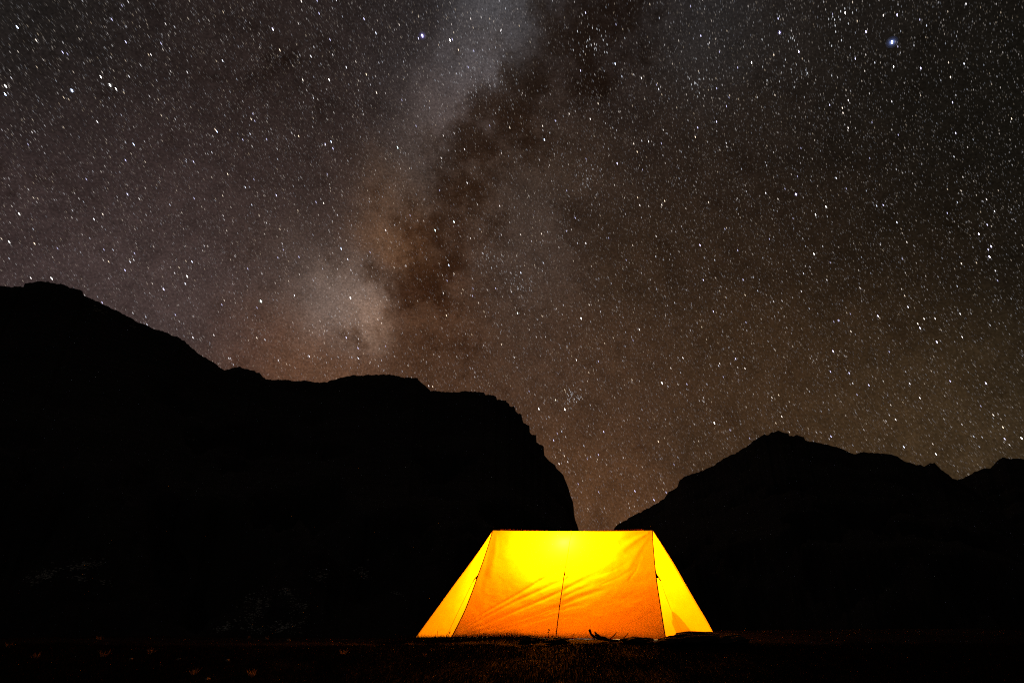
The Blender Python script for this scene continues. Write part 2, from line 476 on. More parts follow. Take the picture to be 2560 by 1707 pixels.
def mountain(name, line, dist, foot, ext_l, ext_r, step, seed, rough):
    A = [azel(*p) for p in line]
    az = [a for a, _ in A]; el = [e for _, e in A]
    for i in range(1, len(az)):
        az[i] = max(az[i], az[i - 1] + 1e-5)
    a0, a1 = az[0] - ext_l, az[-1] + ext_r
    cols = np.arange(a0, a1, step)
    cols = np.unique(np.concatenate([cols, az]))
    ce = np.interp(cols, az, el)
    # beyond the frame the ridge goes on
    lo = cols < az[0]; hi = cols > az[-1]
    if ext_l: ce[lo] = el[0] * np.clip(1 - (az[0] - cols[lo]) * .25, .3, 1) + .03 * fbm(cols[lo] * 9, cols[lo] * 0, 4, seed) * np.clip((az[0] - cols[lo]) * 4, 0, 1)
    if ext_r: ce[hi] = el[-1] * np.clip(1 - (cols[hi] - az[-1]) * .3, .3, 1) + .03 * fbm(cols[hi] * 9, cols[hi] * 0, 4, seed + 3) * np.clip((cols[hi] - az[-1]) * 4, 0, 1)
    # broken rock along the crest
    ce = ce + rough * fbm(cols * 260, cols * 0 + seed, 4, seed) + rough * .7 * np.abs(vnoise(cols * 700, cols * 0, seed + 8))
    dR = dist * (1 + .12 * fbm(cols * 4, cols * 0 + 5, 3, seed + 1))
    nr = 46
    V = np.zeros((len(cols), nr + 6, 3))
    zf = -10.0
    for j in range(nr + 6):
        if j < nr:
            t = j / (nr - 1)
            rr = foot + (dR - foot) * t ** 1.15
            zc = HC + ce * dR
            s = t ** 1.5
            z = zf + (zc - zf) * s
            amp = .07 * dist * math.sin(math.pi * t) ** .8
            z = z + amp * fbm(cols * dist / 60 + 3, rr / 60, 5, seed + 20) * .35
            lim = HC + ce * rr * (.15 + .85 * t)
            if t < 1: z = np.minimum(z, np.where(ce > 0, lim, z))
            if j == nr - 1: z = zc
        else:
            t = (j - nr + 1) / 6
            rr = dR * (1 + .9 * t)
            z = zf - 5 + (HC + ce * dR - zf + 5) * (1 - t) ** 1.3
        V[:, j, 0] = np.sin(cols) * rr; V[:, j, 1] = np.cos(cols) * rr; V[:, j, 2] = z
    me = npmesh(name, V.reshape(-1, 3), gridfaces(len(cols), nr + 6))
    o = link(name, me, M_MOUNT, smooth=False)
    tag(o, kind='structure')
    return o


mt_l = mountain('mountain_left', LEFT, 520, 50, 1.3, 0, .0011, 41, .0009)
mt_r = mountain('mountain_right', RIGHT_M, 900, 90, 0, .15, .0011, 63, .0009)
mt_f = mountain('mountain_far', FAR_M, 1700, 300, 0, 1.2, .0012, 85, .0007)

# pale scree on the lower slopes of the near mountain
tree = BVHTree.FromPolygons([v.co for v in mt_l.data.vertices], [tuple(p.vertices) for p in mt_l.data.polygons])
PATCH = [(110, 1437, 42, 16, -.35, 60), (215, 1412, 55, 12, -.12, 55), (195, 1445, 30, 8, .05, 18), (265, 1455, 14, 8, .4, 8),
         (640, 1525, 70, 26, -1.0, 80), (690, 1570, 80, 18, -.1, 70), (740, 1510, 40, 24, .5, 40), (720, 1480, 14, 24, -.9, 22),
         (800, 1440, 34, 18, .3, 30), (905, 1432, 28, 20, .5, 30), (990, 1483, 22, 5, .3, 12), (560, 1570, 28, 10, -.4, 30),
         (620, 1500, 26, 14, -.8, 18), (245, 775, 20, 8, .5, 7), (335, 818, 12, 5, .3, 5), (480, 1098, 24, 6, .1, 6)]
V = []; F = []
for (px, py, rx, ry, an, n) in PATCH:
    for i in range(2 * n):
        u, v = rng.normal(0, .5, 2)
        q = (px + rx * u * math.cos(an) - ry * v * math.sin(an), py + rx * u * math.sin(an) + ry * v * math.cos(an))
        if q[1] > 1586: continue
        d = ray(*q)
        loc, nor, idx, dist = tree.ray_cast(Vector(EYE), Vector(d))
        if loc is None: continue
        nor = nor.normalized()
        if nor.z < 0: nor = -nor
        s = dist / FOC * rng.uniform(.6, 2.3)
        tx = nor.cross(Vector((0, 0, 1))).normalized(); ty = nor.cross(tx)
        b0 = len(V)
        k = 5
        for lay, sc_ in ((-.35, 1.0), (.45, .7)):
            for q_ in range(k):
                g = 2 * math.pi * q_ / k + rng.uniform(-.4, .4); rr = rng.uniform(.6, 1.2) * s * sc_
                V.append(loc + tx * (math.cos(g) * rr * 1.7) + ty * (math.sin(g) * rr * .7) + nor * (lay * s))
        for q_ in range(k):
            F.append((b0 + q_, b0 + (q_ + 1) % k, b0 + k + (q_ + 1) % k, b0 + k + q_))
        F.append(tuple(b0 + k + q_ for q_ in range(k)))
scree = link('scree', mesh('scree', V, F), M_SCREE, smooth=False)
tag(scree, 'scattered pale scree on the dark lower mountain slope', 'scree', kind='stuff')

# ------------------------------------------------------------------ stars
az_p, el_p = R(94), R(20)
POLE = np.array([math.sin(az_p) * math.cos(el_p), math.cos(az_p) * math.cos(el_p), math.sin(el_p)])
RS = 9000.0
NST = 360000
ph = rng.uniform(-math.pi, math.pi, NST); zz = rng.uniform(.0, 1, NST)
rr = np.sqrt(1 - zz * zz)
SD = np.stack([rr * np.sin(ph), rr * np.cos(ph), zz], -1)
Lm = .03 * rng.uniform(1e-6, 1, NST) ** (-1 / 1.42)
Lm = np.minimum(Lm, 2.8) * .76
# fewer faint stars show through the dust lane, more in the bright clouds
LANE = [(1490, 50), (1340, 170), (1260, 320), (1150, 460), (1090, 620), (1010, 760)]
keep = np.ones(NST, bool)
w = np.zeros(NST)
for p in LANE:
    w = np.maximum(w, np.exp(-((SD - ray(*p)) ** 2).sum(1) / .075 ** 2))
keep &= rng.uniform(0, 1, NST) > .55 * w
w = np.zeros(NST)
keep &= ~((SD @ FWD < .35))
SD = SD[keep]; Lm = Lm[keep]
# warm to bluish tints
bl = np.clip(rng.normal(.45, .3, len(SD)), 0, 1)[:, None]
tint = np.array([1, .80, .58]) * (1 - bl) + np.array([.86, .93, 1.1]) * bl
vio = (rng.uniform(0, 1, len(SD)) < .3) & (Lm > .6)
tint[vio] = np.array([.74, .72, 1.1])
exD = []; exL = []; exT = []; exW = []
BR = [(2230,106,16,'b',2.0),(1056,90,10,'v',1.7),(682,74,6,'v',1.3),(1949,82,7,'v',1.4),(2243,38,5,'v',1.2),(2165,80,5,'v',1.2),
 (2113,33,5,'w',1.2),(1997,130,5,'v',1.2),(2447,585,5,'v',1.3),(2478,616,5,'v',1.2),(2474,642,5,'w',1.2),(1655,957,7,'w',1.4),
 (2083,878,5,'v',1.3),(2342,855,5,'v',1.3),(2465,958,5,'v',1.2),(1990,486,6,'v',1.3),(2035,635,5,'w',1.2),(652,753,5,'g',1.6),
 (876,745,6,'w',1.4),(275,213,9,'w',1.5),(180,227,9,'b',1.5),(14,216,7,'w',1.4),(13,236,6,'b',1.2),(252,193,5,'w',1.1),(290,223,5,'w',1.1),
 (994,369,5,'c',1.2),(1361,350,6,'b',1.3),(409,723,5,'v',1.2),(468,691,5,'w',1.2),(43,68,7,'b',1.3),(1412,1023,6,'w',1.3),
 (1125,101,6,'w',1.2),(2302,171,4,'v',1.1),(2039,537,4,'w',1.1),(2065,517,4,'w',1.1),(1750,613,4,'v',1.1),(1543,409,4,'v',1.1),
 (1786,1057,6,'w',1.3),(1347,1022,5,'w',1.2),(334,361,5,'b',1.1),(542,329,4,'b',1.1),(828,355,4,'b',1.1),(853,622,4,'b',1.1),(1135,555,5,'c',1.2),
 (1088,576,5,'c',1.2),(1122,663,4,'b',1.1),(1294,783,4,'g',1.1),(1453,796,6,'w',1.3),(129,696,6,'w',1.3),(2340,1135,4,'w',1.1),(2554,1095,5,'w',1.2),
 (1879,157,4,'w',1.1),(2234,167,4,'w',1.1),(2300,820,4,'v',1.1),(2195,790,4,'v',1.1),(48,535,5,'w',1.2),(23,605,5,'w',1.2),(823,200,4,'w',1.2),(1538,160,4,'b',1.1)]
TC = dict(b=(.62, .75, 1), v=(.72, .66, 1), w=(1, .97, .93), g=(.85, 1, .85), c=(.7, 1, 1))
for (x, y, l, c, wd) in BR:
    exD.append(ray(x, y)); exL.append(l); exT.append(TC[c]); exW.append(wd)
for (x, y, s, n, l) in [(1232, 658, 20, 40, .2), (1300, 715, 17, 36, .26), (1432, 988, 12, 34, .35), (1480, 100, 26, 30, .5), (1735, 195, 20, 26, .35),
                        (1465, 440, 22, 40, .2), (2110, 40, 24, 16, .6), (1980, 160, 50, 30, .5), (880, 780, 60, 160, .16), (1190, 170, 60, 160, .16)]:
    for i in range(n):
        exD.append(ray(x + rng.normal(0, s), y + rng.normal(0, s))); exL.append(l * rng.uniform(.2, 1.5) ** 1.5)
        exT.append((.92, .95, 1)); exW.append(.9)
SD = np.concatenate([SD, np.array(exD)]); Lm = np.concatenate([Lm, exL]); tint = np.concatenate([tint, np.array(exT)])
wid = np.concatenate([np.ones(keep.sum()), exW])
wid = np.where(np.arange(len(SD)) < keep.sum(), np.clip(.82 + .14 * np.log10(np.maximum(Lm, .03) * 10), .72, 1.06), wid)
tang = np.cross(POLE, SD); sn = np.linalg.norm(tang, axis=1, keepdims=True); tang /= sn
side = np.cross(SD, tang)
hw = (.00052 * wid)[:, None]; hl = hw + .0018 * sn
P = SD * RS
V = np.stack([P + tang * hl * RS, P + side * hw * RS, P - tang * hl * RS, P - side * hw * RS,
              P - SD * hw * RS * .6, P + SD * hw * RS * .6], 1).reshape(-1, 3)
b = (np.arange(len(SD)) * 6)[:, None, None]
F = (np.array([[0, 1, 4], [1, 2, 4], [2, 3, 4], [3, 0, 4], [1, 0, 5], [2, 1, 5], [3, 2, 5], [0, 3, 5]])[None] + b).reshape(-1, 3)
# soft halos of the brightest stars
colr = np.repeat(np.concatenate([tint * Lm[:, None], np.ones((len(SD), 1))], 1), 6, 0)
for (x, y, k, c) in [(2230, 106, 1.0, (.30, .42, 1.0)), (1056, 90, .85, (.42, .36, 1.0)), (1949, 82, .42, (.45, .40, 1)), (652, 753, .5, (.7, .9, .8)), (180, 227, .45, (.6, .7, 1)), (275, 213, .42, (.9, .9, .9)), (1990, 486, .4, (.5, .4, 1))]:
    for j, (rad_, l_) in enumerate([(.0080, .022), (.0058, .045), (.0040, .12), (.0028, .40)]):
        bm = bmesh.new(); bmesh.ops.create_icosphere(bm, subdivisions=2, radius=1)
        c0 = ray(x, y) * (RS + 600 - j * 120)
        hv = np.array([v.co for v in bm.verts]) * rad_ * k * RS + c0
        hf = np.array([[v.index for v in f.verts] for f in bm.faces]) + len(V)
        bm.free()
        V = np.concatenate([V, hv]); F = np.concatenate([F, hf])
        colr = np.concatenate([colr, np.tile(np.array([*(np.array(c) * l_), 1]), (len(hv), 1))])
me = npmesh('stars', V, F)
at_ = me.color_attributes.new('star_light', 'FLOAT_COLOR', 'POINT')
at_.data.foreach_set('color', colr.astype(np.float32).ravel())
m, nt, N, L = mat_base('starlight')
o_ = N('ShaderNodeOutputMaterial'); e_ = N('ShaderNodeEmission'); a_ = N('ShaderNodeAttribute'); a_.attribute_name = 'star_light'
L(a_.outputs['Color'], e_.inputs['Color']); e_.inputs['Strength'].default_value = .5; t_ = N('ShaderNodeBsdfTransparent'); ad_ = N('ShaderNodeAddShader')
L(e_.outputs[0], ad_.inputs[0]); L(t_.outputs[0], ad_.inputs[1]); L(ad_.outputs[0], o_.inputs[0])
m.cycles.emission_sampling = 'NONE'
stars = link('stars', me, m, smooth=False)
tag(stars, 'countless small white stars over the whole night sky', 'stars', kind='stuff')

# ------------------------------------------------------------------ tent
A = at(1232.5, 1324, 8.97); B = at(1631.5, 1324, 8.258)
C = at(1130, 1591, 7.957); D = at(1664, 1597.5, 7.176)
E_ = at(1040, 1592, 9.32); Fp = at(1788, 1590, 8.065)
mid = (A + B) / 2
axis_u = (B - A); axis_u[2] = 0; axis_u /= np.linalg.norm(axis_u)
perp = np.array([-axis_u[1], axis_u[0], 0])             # away from the camera
def mirror(Q):
    d = (Q - mid) @ perp
    r_ = Q - 2 * d * perp
    r_ = r_.copy(); r_[2] = Q[2]
    return r_
Cb, Db = mirror(C), mirror(D)
Cb[2] = gz(Cb[0], Cb[1]) + .01; Db[2] = gz(Db[0], Db[1]) + .01

tent = empty('tent', ((C + D + Cb + Db) / 4) * np.array([1, 1, 0]))
tag(tent, 'yellow orange ridge tent glowing from a lamp inside', 'tent')
TO = np.array(tent.location)


def tl(P):
    return np.asarray(P) - TO


# seam curves in the photograph, turned to 3-d by interpolating depth along the edge
def seam_curve(pl, Y0, Y1):
    n = len(pl); out = []
    y0, y1 = pl[0][1], pl[-1][1]
    for (x, y) in pl:
        t = (y - y0) / (y1 - y0)
        out.append(at(x, y, Y0 + (Y1 - Y0) * t))
    return smoothline(out, 40)


S_AC = seam_curve([(1232.5, 1324), (1222, 1360), (1209, 1400), (1197.5, 1432), (1182, 1476), (1163, 1525), (1146, 1560), (1130, 1591)], A[1], C[1])
S_BD = seam_curve([(1631.5, 1324), (1632, 1352), (1635, 1390), (1638, 1424), (1642.5, 1460), (1650, 1510), (1657, 1555), (1664, 1597.5)], B[1], D[1])
S_AE = seam_curve([(1232.5, 1324), (1205, 1366), (1172, 1412), (1140, 1455), (1100, 1510), (1070, 1551), (1040, 1592)], A[1], E_[1])
S_BF = seam_curve([(1631.5, 1324), (1659, 1367), (1690, 1417), (1712, 1456), (1742, 1508), (1767, 1550), (1788, 1590)], B[1], Fp[1])


def resample(cv, n):
    cv = np.array(cv); s = np.r_[0, np.cumsum(np.linalg.norm(np.diff(cv, axis=0), axis=1))]
    q = np.linspace(0, s[-1], n)
    return np.stack([np.interp(q, s, cv[:, i]) for i in range(3)], -1)


def ridge_curve(n):
    t = np.linspace(0, 1, n)[:, None]
    P = A * (1 - t) + B * t
    P[:, 2] -= .020 * np.sin(np.pi * t[:, 0]) ** .8
    return P


def seg_dist(px, poly):
    """distance to polyline in photo pixels and parameter 0..1 along it, signed side"""
    best = np.full(len(px), 1e9); par = np.zeros(len(px)); sg = np.ones(len(px))
    n = len(poly) - 1
    for i in range(n):
        a = np.array(poly[i], float); b_ = np.array(poly[i + 1], float); ab = b_ - a
        t = np.clip(((px - a) @ ab) / (ab @ ab), 0, 1)
        dv = px - (a + t[:, None] * ab)
        d = np.linalg.norm(dv, axis=1)
        m_ = d < best
        best[m_] = d[m_]; par[m_] = ((i + t) / n)[m_]
        sg[m_] = np.sign(ab[0] * dv[:, 1] - ab[1] * dv[:, 0])[m_]
    return best, par, sg


# folds of the front wall: polyline, width start, width end, height (m)
FOLDS = [
    ([(1135, 1584), (1207, 1533), (1276, 1494), (1345, 1452), (1404, 1417), (1470, 1385)], 2.5, 6, .011),
    ([(1138, 1586), (1215, 1540), (1290, 1500), (1360, 1468), (1405, 1448), (1490, 1415)], 2.5, 6.5, .008),
    ([(1140, 1588), (1220, 1556), (1300, 1520), (1370, 1490), (1404, 1474), (1470, 1448)], 2.2, 5.5, .008),
    ([(1150, 1589), (1240, 1566), (1320, 1540), (1395, 1512), (1450, 1492), (1520, 1466)], 2.2, 5.5, .009),
    ([(1240, 1575), (1300, 1560), (1360, 1543), (1398, 1531)], 3, 5, .008),
    ([(1260, 1586), (1320, 1573), (1393, 1556)], 3, 4, .005),
    ([(1300, 1560), (1350, 1538), (1400, 1519), (1440, 1508)], 3, 5, .006),
    ([(1408, 1470), (1440, 1455), (1490, 1432), (1540, 1412)], 3, 10, .004),
    ([(1405, 1490), (1440, 1474), (1480, 1458), (1530, 1444)], 3, 8, .0035),
    ([(1402, 1506), (1440, 1490), (1480, 1478), (1520, 1472)], 3, 7, .0035),
    ([(1400, 1524), (1430, 1514), (1470, 1506)], 3, 6, .003),
    ([(1398, 1541), (1430, 1538), (1460, 1541)], 2.5, 5, .004),
    ([(1395, 1560), (1425, 1556), (1455, 1557)], 2.5, 5, .003),
    ([(1393, 1573), (1420, 1570), (1445, 1572)], 2.2, 4, .003),
    ([(1350, 1580), (1375, 1573), (1391, 1568)], 2, 3, .003),
    ([(1345, 1568), (1372, 1560), (1393, 1551)], 2, 3, .003),
    ([(1626, 1328), (1590, 1348), (1560, 1368), (1530, 1388)], 3, 11, -.006),
    ([(1620, 1327), (1580, 1340), (1545, 1354)], 3, 10, .007),
    ([(1628, 1334), (1600, 1370), (1575, 1410), (1560, 1440)], 3, 12, -.003),
    ([(1240, 1332), (1236, 1380), (1228, 1430), (1205, 1520)], 5, 13, -.0045),
    ([(1224, 1360), (1212, 1420), (1195, 1480)], 3, 10, .006),
    ([(1570, 1450), (1590, 1425), (1600, 1400)], 2, 4, .002),
    ([(1480, 1440), (1530, 1425), (1580, 1400)], 2, 5, .002),
    ([(1500, 1460), (1550, 1440), (1600, 1408)], 2, 6, .002),
]


def fold_disp(px):
    z = np.zeros(len(px))
    for poly, w0, w1, h in FOLDS:
        d, t, s = seg_dist(px, poly)
        wd = w0 + (w1 - w0) * t
        fade = np.clip(t / .06, 0, 1) * np.clip((1 - t) / .45, 0, 1) ** .8
        z += .5 * h * np.exp(-(d / wd) ** 2) * fade
    return z


def panel(name, top, bot, nu, nv, outw, sag, extra=None, label=None):
    """cloth between two curves (arrays nu x 3)"""
    t = np.linspace(0, 1, nv)[None, :, None]
    P = top[:, None, :] * (1 - t) + bot[:, None, :] * t
    n = np.cross(P[-1, 0] - P[0, 0], P[nu // 2, -1] - P[nu // 2, 0])
    if np.linalg.norm(n) < 1e-9:
        n = np.cross(bot[-1] - bot[0], top[nu // 2] - bot[0])
    n /= np.linalg.norm(n)
    if n @ outw < 0: n = -n
    u = np.linspace(0, 1, nu)[:, None]; v = np.linspace(0, 1, nv)[None]
    bump = -sag * 4 * u * (1 - u) * np.sin(np.pi * v) ** .8 * np.ones_like(v)
    edge = np.clip(np.minimum(np.minimum(u, 1 - u) * 14, np.minimum(v * 18, 1)), 0, 1)
    if extra is not None:
        bump = bump + extra(P.reshape(-1, 3)).reshape(nu, nv) * edge
    P = P + n * bump[..., None]
    me = npmesh(name, tl(P.reshape(-1, 3)), gridfaces(nu, nv))
    o = link(name, me, M_FAB, tent)
    if label: o['label'] = label
    return o, P


NU, NV = 280, 150
hem_px = np.linspace(1130, 1664, NU)
s_ = np.linspace(0, 1, NU)
hem = C[None] * (1 - s_[:, None]) + D[None] * s_[:, None]
# front wall is ruled between the two corner seams so their curves are kept
def ruled(left, right, top, nu, nv):
    l = resample(left, nv); r = resample(right, nv)
    u = np.linspace(0, 1, nu)[:, None, None]
    P = l[None] * (1 - u) + r[None] * u
    off = top - P[:, 0]
    v = np.linspace(0, 1, nv)
    P += off[:, None, :] * ((1 - v) ** 3)[None, :, None]
    return P


P = ruled(S_AC, S_BD, ridge_curve(NU), NU, NV)
n = np.cross(B - A, C - A); n /= np.linalg.norm(n)
if n @ -perp < 0: n = -n
NFRONT = n
u = s_[:, None]; v = np.linspace(0, 1, NV)[None]
bump = -.022 * np.sin(np.pi * u) ** 1.2 * np.sin(np.pi * v) ** .8
pxl = pix(P.reshape(-1, 3))
CSEAM = [(1430, 1326), (1424, 1356), (1421, 1376), (1412, 1427), (1403, 1487), (1395, 1545), (1389, 1597)]
dcs, tcs, _ = seg_dist(pxl, CSEAM)
edge = np.clip(np.minimum(np.minimum(u, 1 - u) * 16, np.minimum(v * 16, 1)), 0, 1)
fd = fold_disp(pxl).reshape(NU, NV)
fd += (-.007 * np.exp(-(dcs / 7) ** 2) * np.clip(tcs * 3 - .6, 0, 1)).reshape(NU, NV)
fd += .0011 * fbm(pxl[:, 0] / 34, pxl[:, 1] / 22, 3, 77).reshape(NU, NV)
P = P + n * (bump + fd * edge)[..., None]
PFRONT = P
fp = link('wall_panel', npmesh('wall_panel', tl(P.reshape(-1, 3)), gridfaces(NU, NV)), M_FAB, tent)
fp['label'] = 'creased front wall glowing yellow at the top and orange below'


def front_at(x, y, off=.006):
    """point on the front wall nearest to a photo pixel, pushed out by off"""
    i = np.argmin(((pix(PFRONT.reshape(-1, 3)) - np.array([x, y])) ** 2).sum(1))
    return PFRONT.reshape(-1, 3)[i] + NFRONT * off


# back wall
rb = ridge_curve(90)[::-1]
hb = np.linspace(0, 1, 90)[:, None]; hb = Db[None] * (1 - hb) + Cb[None] * hb
panel('wall_panel', rb, hb, 90, 60, perp, .03, lambda Q: .003 * fbm(Q[:, 0] * 6, Q[:, 2] * 6, 3, 5))


def endpanel(sa, sb, out, seed, label=None, folds=None):
    """triangle of cloth between two seams that meet at the ridge end"""
    nv = 110; nu = 60
    a = resample(sa, nv); b_ = resample(sb, nv)
    u = np.linspace(0, 1, nu)[:, None, None]
    Q = a[None] * (1 - u) + b_[None] * u
    nn = np.cross(a[-1] - a[0], b_[-1] - b_[0]); nn /= np.linalg.norm(nn)
    if nn @ out < 0: nn = -nn
    uu = np.linspace(0, 1, nu)[:, None]; vv = np.linspace(0, 1, nv)[None]
    bm_ = -.03 * np.sin(np.pi * uu) * np.sin(np.pi * vv) + .0016 * fbm(Q[..., 0] * 9, Q[..., 2] * 9, 3, seed) * np.sin(np.pi * uu)
    if folds:
        px_ = pix(Q.reshape(-1, 3))
        z = np.zeros(len(px_))
        for poly, w0, w1, h in folds:
            d, t, s = seg_dist(px_, poly)
            z += h * np.exp(-(d / (w0 + (w1 - w0) * t)) ** 2) * np.clip(t / .1, 0, 1) * np.clip((1 - t) / .4, 0, 1)
        bm_ = bm_ + z.reshape(nu, nv) * np.clip(np.minimum(uu, 1 - uu) * 8, 0, 1)
    Q = Q + nn * bm_[..., None]
    o = link('end_panel', npmesh('end_panel', tl(Q.reshape(-1, 3)), gridfaces(nu, nv)), M_FAB, tent)
    if label: o['label'] = label


S_ACb = [A + (Cb - A) * t for t in np.linspace(0, 1, 12)]
S_BDb = [B + (Db - B) * t for t in np.linspace(0, 1, 12)]
endpanel(S_AC, S_AE, -axis_u - .4 * perp, 3, 'bright yellow end wall at the long pointed side',
         [([(1225, 1338), (1195, 1400), (1150, 1480), (1100, 1560)], 5, 16, .006)])
endpanel(S_BD, S_BF, axis_u - .4 * perp, 4, 'amber end wall behind the low mound',
         [([(1636, 1340), (1645, 1375), (1660, 1430), (1680, 1500)], 3, 8, -.010),
          ([(1642, 1340), (1662, 1390), (1690, 1450), (1730, 1540)], 4, 14, .008)])
endpanel(S_ACb, S_AE, -axis_u + .4 * perp, 5)
endpanel(S_BDb, S_BF, axis_u + .4 * perp, 6)

# seams: flat sewn tapes lying on the outside of the cloth
def ribbon(name, cv, hw_, mat, parent, outw=None, lift=.003):
    cv = np.array(cv); n_ = len(cv)
    hw_ = np.full(n_, hw_) if np.isscalar(hw_) else np.asarray(hw_)
    tg = np.gradient(cv, axis=0); tg /= np.linalg.norm(tg, axis=1, keepdims=True)
    o_ = cv - (mid + np.array([0, 0, -.9])) if outw is None else np.tile(outw, (n_, 1))
    o_ = o_ - (o_ * tg).sum(1, keepdims=True) * tg; o_ /= np.linalg.norm(o_, axis=1, keepdims=True)
    sd = np.cross(tg, o_)
    Q = np.stack([cv + sd * hw_[:, None] - o_ * .001, cv + o_ * lift, cv - sd * hw_[:, None] - o_ * .001], 1)
    return link(name, npmesh(name, tl(Q.reshape(-1, 3)), gridfaces(n_, 3)), mat, parent)


def seam(cv, r_, outw=None):
    if outw is None: return ribbon('seam', cv, r_, M_SEAM, tent)
    w_ = outw / np.linalg.norm(outw)
    return tube('seam', [tl(p + w_ * .004) for p in cv], r_ * .8, M_SEAM, tent, 8)


seam(S_AC, .0080, NFRONT - .55 * axis_u); seam(S_BD, .0080, NFRONT + .55 * axis_u); seam(S_AE, .005); seam(S_BF, .005); seam(S_ACb, .005); seam(S_BDb, .005)
cs = [front_at(x, y, .002) for (x, y) in smoothline([np.array(p, float) for p in CSEAM], 40)]
cs = np.array(cs)
cs = np.stack([np.convolve(np.pad(cs[:, i], 2, 'edge'), np.ones(5) / 5, 'valid') for i in range(3)], -1)
cr_ = np.interp(np.linspace(0, 1, len(cs)), [0, .08, .16, .3, 1], [.004, .0022, .0036, .0044, .0044])
ribbon('seam', cs, cr_ * 1.3, M_SEAM, tent, NFRONT, .004)
# hem edges
tube('hem', [tl(p) for p in PFRONT[::6, -1]], .0035, M_BAND, tent, 5)

# ridge: a sewn flange standing up, with dark webbing at both ends
def strip(name, pts, h0, thick, mat):
    pts = np.array(pts); V_ = []; F_ = []
    for i, p in enumerate(pts):
        hh = h0[i] if hasattr(h0, '__len__') else h0
        for dz, dy in ((-.006, -thick), (hh, -thick), (hh, thick), (-.006, thick)):
            V_.append(tl(p + perp * dy + np.array([0, 0, dz])))
    m_ = len(pts)
    for i in range(m_ - 1):
        for k in range(4):
            F_.append((i * 4 + k, i * 4 + (k + 1) % 4, i * 4 + 4 + (k + 1) % 4, i * 4 + 4 + k))
    F_.append((0, 1, 2, 3)); F_.append(tuple((m_ - 1) * 4 + k for k in (3, 2, 1, 0)))
    return link(name, mesh(name, V_, F_), mat, tent, smooth=False)


rc = ridge_curve(60)
strip('ridge_band', rc, .006 + .014 * np.abs(np.linspace(-1, 1, 60)) ** 1.5, .003, M_BAND)
rc2 = ridge_curve(200)
for sl in (rc2[:11], rc2[-11:]):
    strip('webbing_strap', sl + np.array([0, 0, -.010]), .027, .0048, M_WEB)
# pale floor sheet, added to bounce lamp light onto the lower walls
fl = [C, D, Fp, Db, Cb, E_]
fl = [np.array([q[0], q[1], 0]) for q in fl]
fc = sum(fl) / 6
V_ = []; F_ = []
nq = 24
for ring in range(13):
    for k in range(6 * nq):
        q = fl[k // nq] * (1 - (k % nq) / nq) + fl[(k // nq + 1) % 6] * ((k % nq) / nq)
        q = fc + (q - fc) * (.93 * ring / 12)
        V_.append(tl(np.array([q[0], q[1], gz(q[0], q[1]) + .008 + .003 * float(vnoise(q[0] * 9, q[1] * 9, 2))])))
nk = 6 * nq
F_ = [(i * nk + k, i * nk + (k + 1) % nk, (i + 1) * nk + (k + 1) % nk, (i + 1) * nk + k) for i in range(12) for k in range(nk)]
fs_ = link('bounce_sheet', mesh('bounce_sheet', V_, F_), M_SHEET, tent)
# poles with tips above the ridge ends
for Q, lean in ((A, 0.0), (B, -.012)):
    q0 = Q - np.array([0, 0, .02]) + (axis_u if Q is A else -axis_u) * .015
    foot_ = np.array([q0[0], q0[1], gz(q0[0], q0[1])])
    po = tube('pole', [tl(foot_), tl(q0)], .0055, M_METAL, tent, 8)
    tube('pole_tip', [tl(q0), tl(q0 + np.array([lean * .4, 0, .05])), tl(q0 + np.array([lean, 0, .085]))], [.003, .0025, .0012], M_METAL, po, 6)

# pull tabs, cord locks, guy lines and stakes
def tab(p1, p2, p3, th=.0016):
    p1, p2, p3 = map(np.asarray, (p1, p2, p3))
    nn = np.cross(p2 - p1, p3 - p1); nn = nn / np.linalg.norm(nn) * th
    V_ = [tl(q + s * nn) for s in (1, -1) for q in (p1, p2, p3)]
    return link('pull_tab', mesh('pull_tab', V_, [(0, 1, 2), (5, 4, 3), (0, 3, 4, 1), (1, 4, 5, 2), (2, 5, 3, 0)]), M_SEAM, tent, smooth=False)


def stake(p, top, r_=.006):
    p = np.asarray(p)
    o = tube('stake', [tl(p - np.array([0, 0, .06])), tl(top - np.array([0, 0, .006])), tl(top)], [r_ * .8, r_, r_ * 1.15], M_METAL, tent, 7)
    return o


def on_seam(cv, y):
    cv = np.array(cv); q = pix(cv)
    return cv[np.argmin(abs(q[:, 1] - y))]


YL = on_seam(S_AC, 1440)[1]; YR = on_seam(S_BD, 1440)[1]
t1 = tab(on_seam(S_AC, 1431), on_seam(S_AC, 1448), at(1188, 1444, YL - .06))
tube('cord_lock', [tl(at(1189.5, 1442, YL - .055)), tl(at(1186, 1447.5, YL - .07)), tl(at(1182, 1454, YL - .085))], [.005, .0065, .004], M_WEB, t1, 6)
gL = at(1116, 1591, 7.72); gL[2] = gz(gL[0], gL[1])
tube('guy_line', [tl(q) for q in smoothline([at(1182, 1453, YL - .085), at(1168, 1482, YL - .13), at(1145, 1529, YL - .2), at(1117, 1588, gL[1])], 18)], .0022, M_CORD, tent, 5)
stake(gL, at(1116.5, 1586.5, gL[1]), .005)
t2 = tab(on_seam(S_BD, 1424), on_seam(S_BD, 1444), at(1646.5, 1443, YR - .06))
tube('cord_lock', [tl(at(1644.5, 1438, YR - .05)), tl(at(1648, 1446, YR - .065)), tl(at(1652, 1451, YR - .08))], [.0045, .0075, .005], M_WEB, t2, 6)
gR = gpt(1685, 1595)
tube('guy_line', [tl(q) for q in smoothline([at(1652, 1451, YR - .08), at(1662, 1482, YR - .1), at(1676, 1520, YR - .14), at(1684, 1555, YR - .2), at(1686, 1592, gR[1])], 24)], .0019, M_CORD, tent, 5)
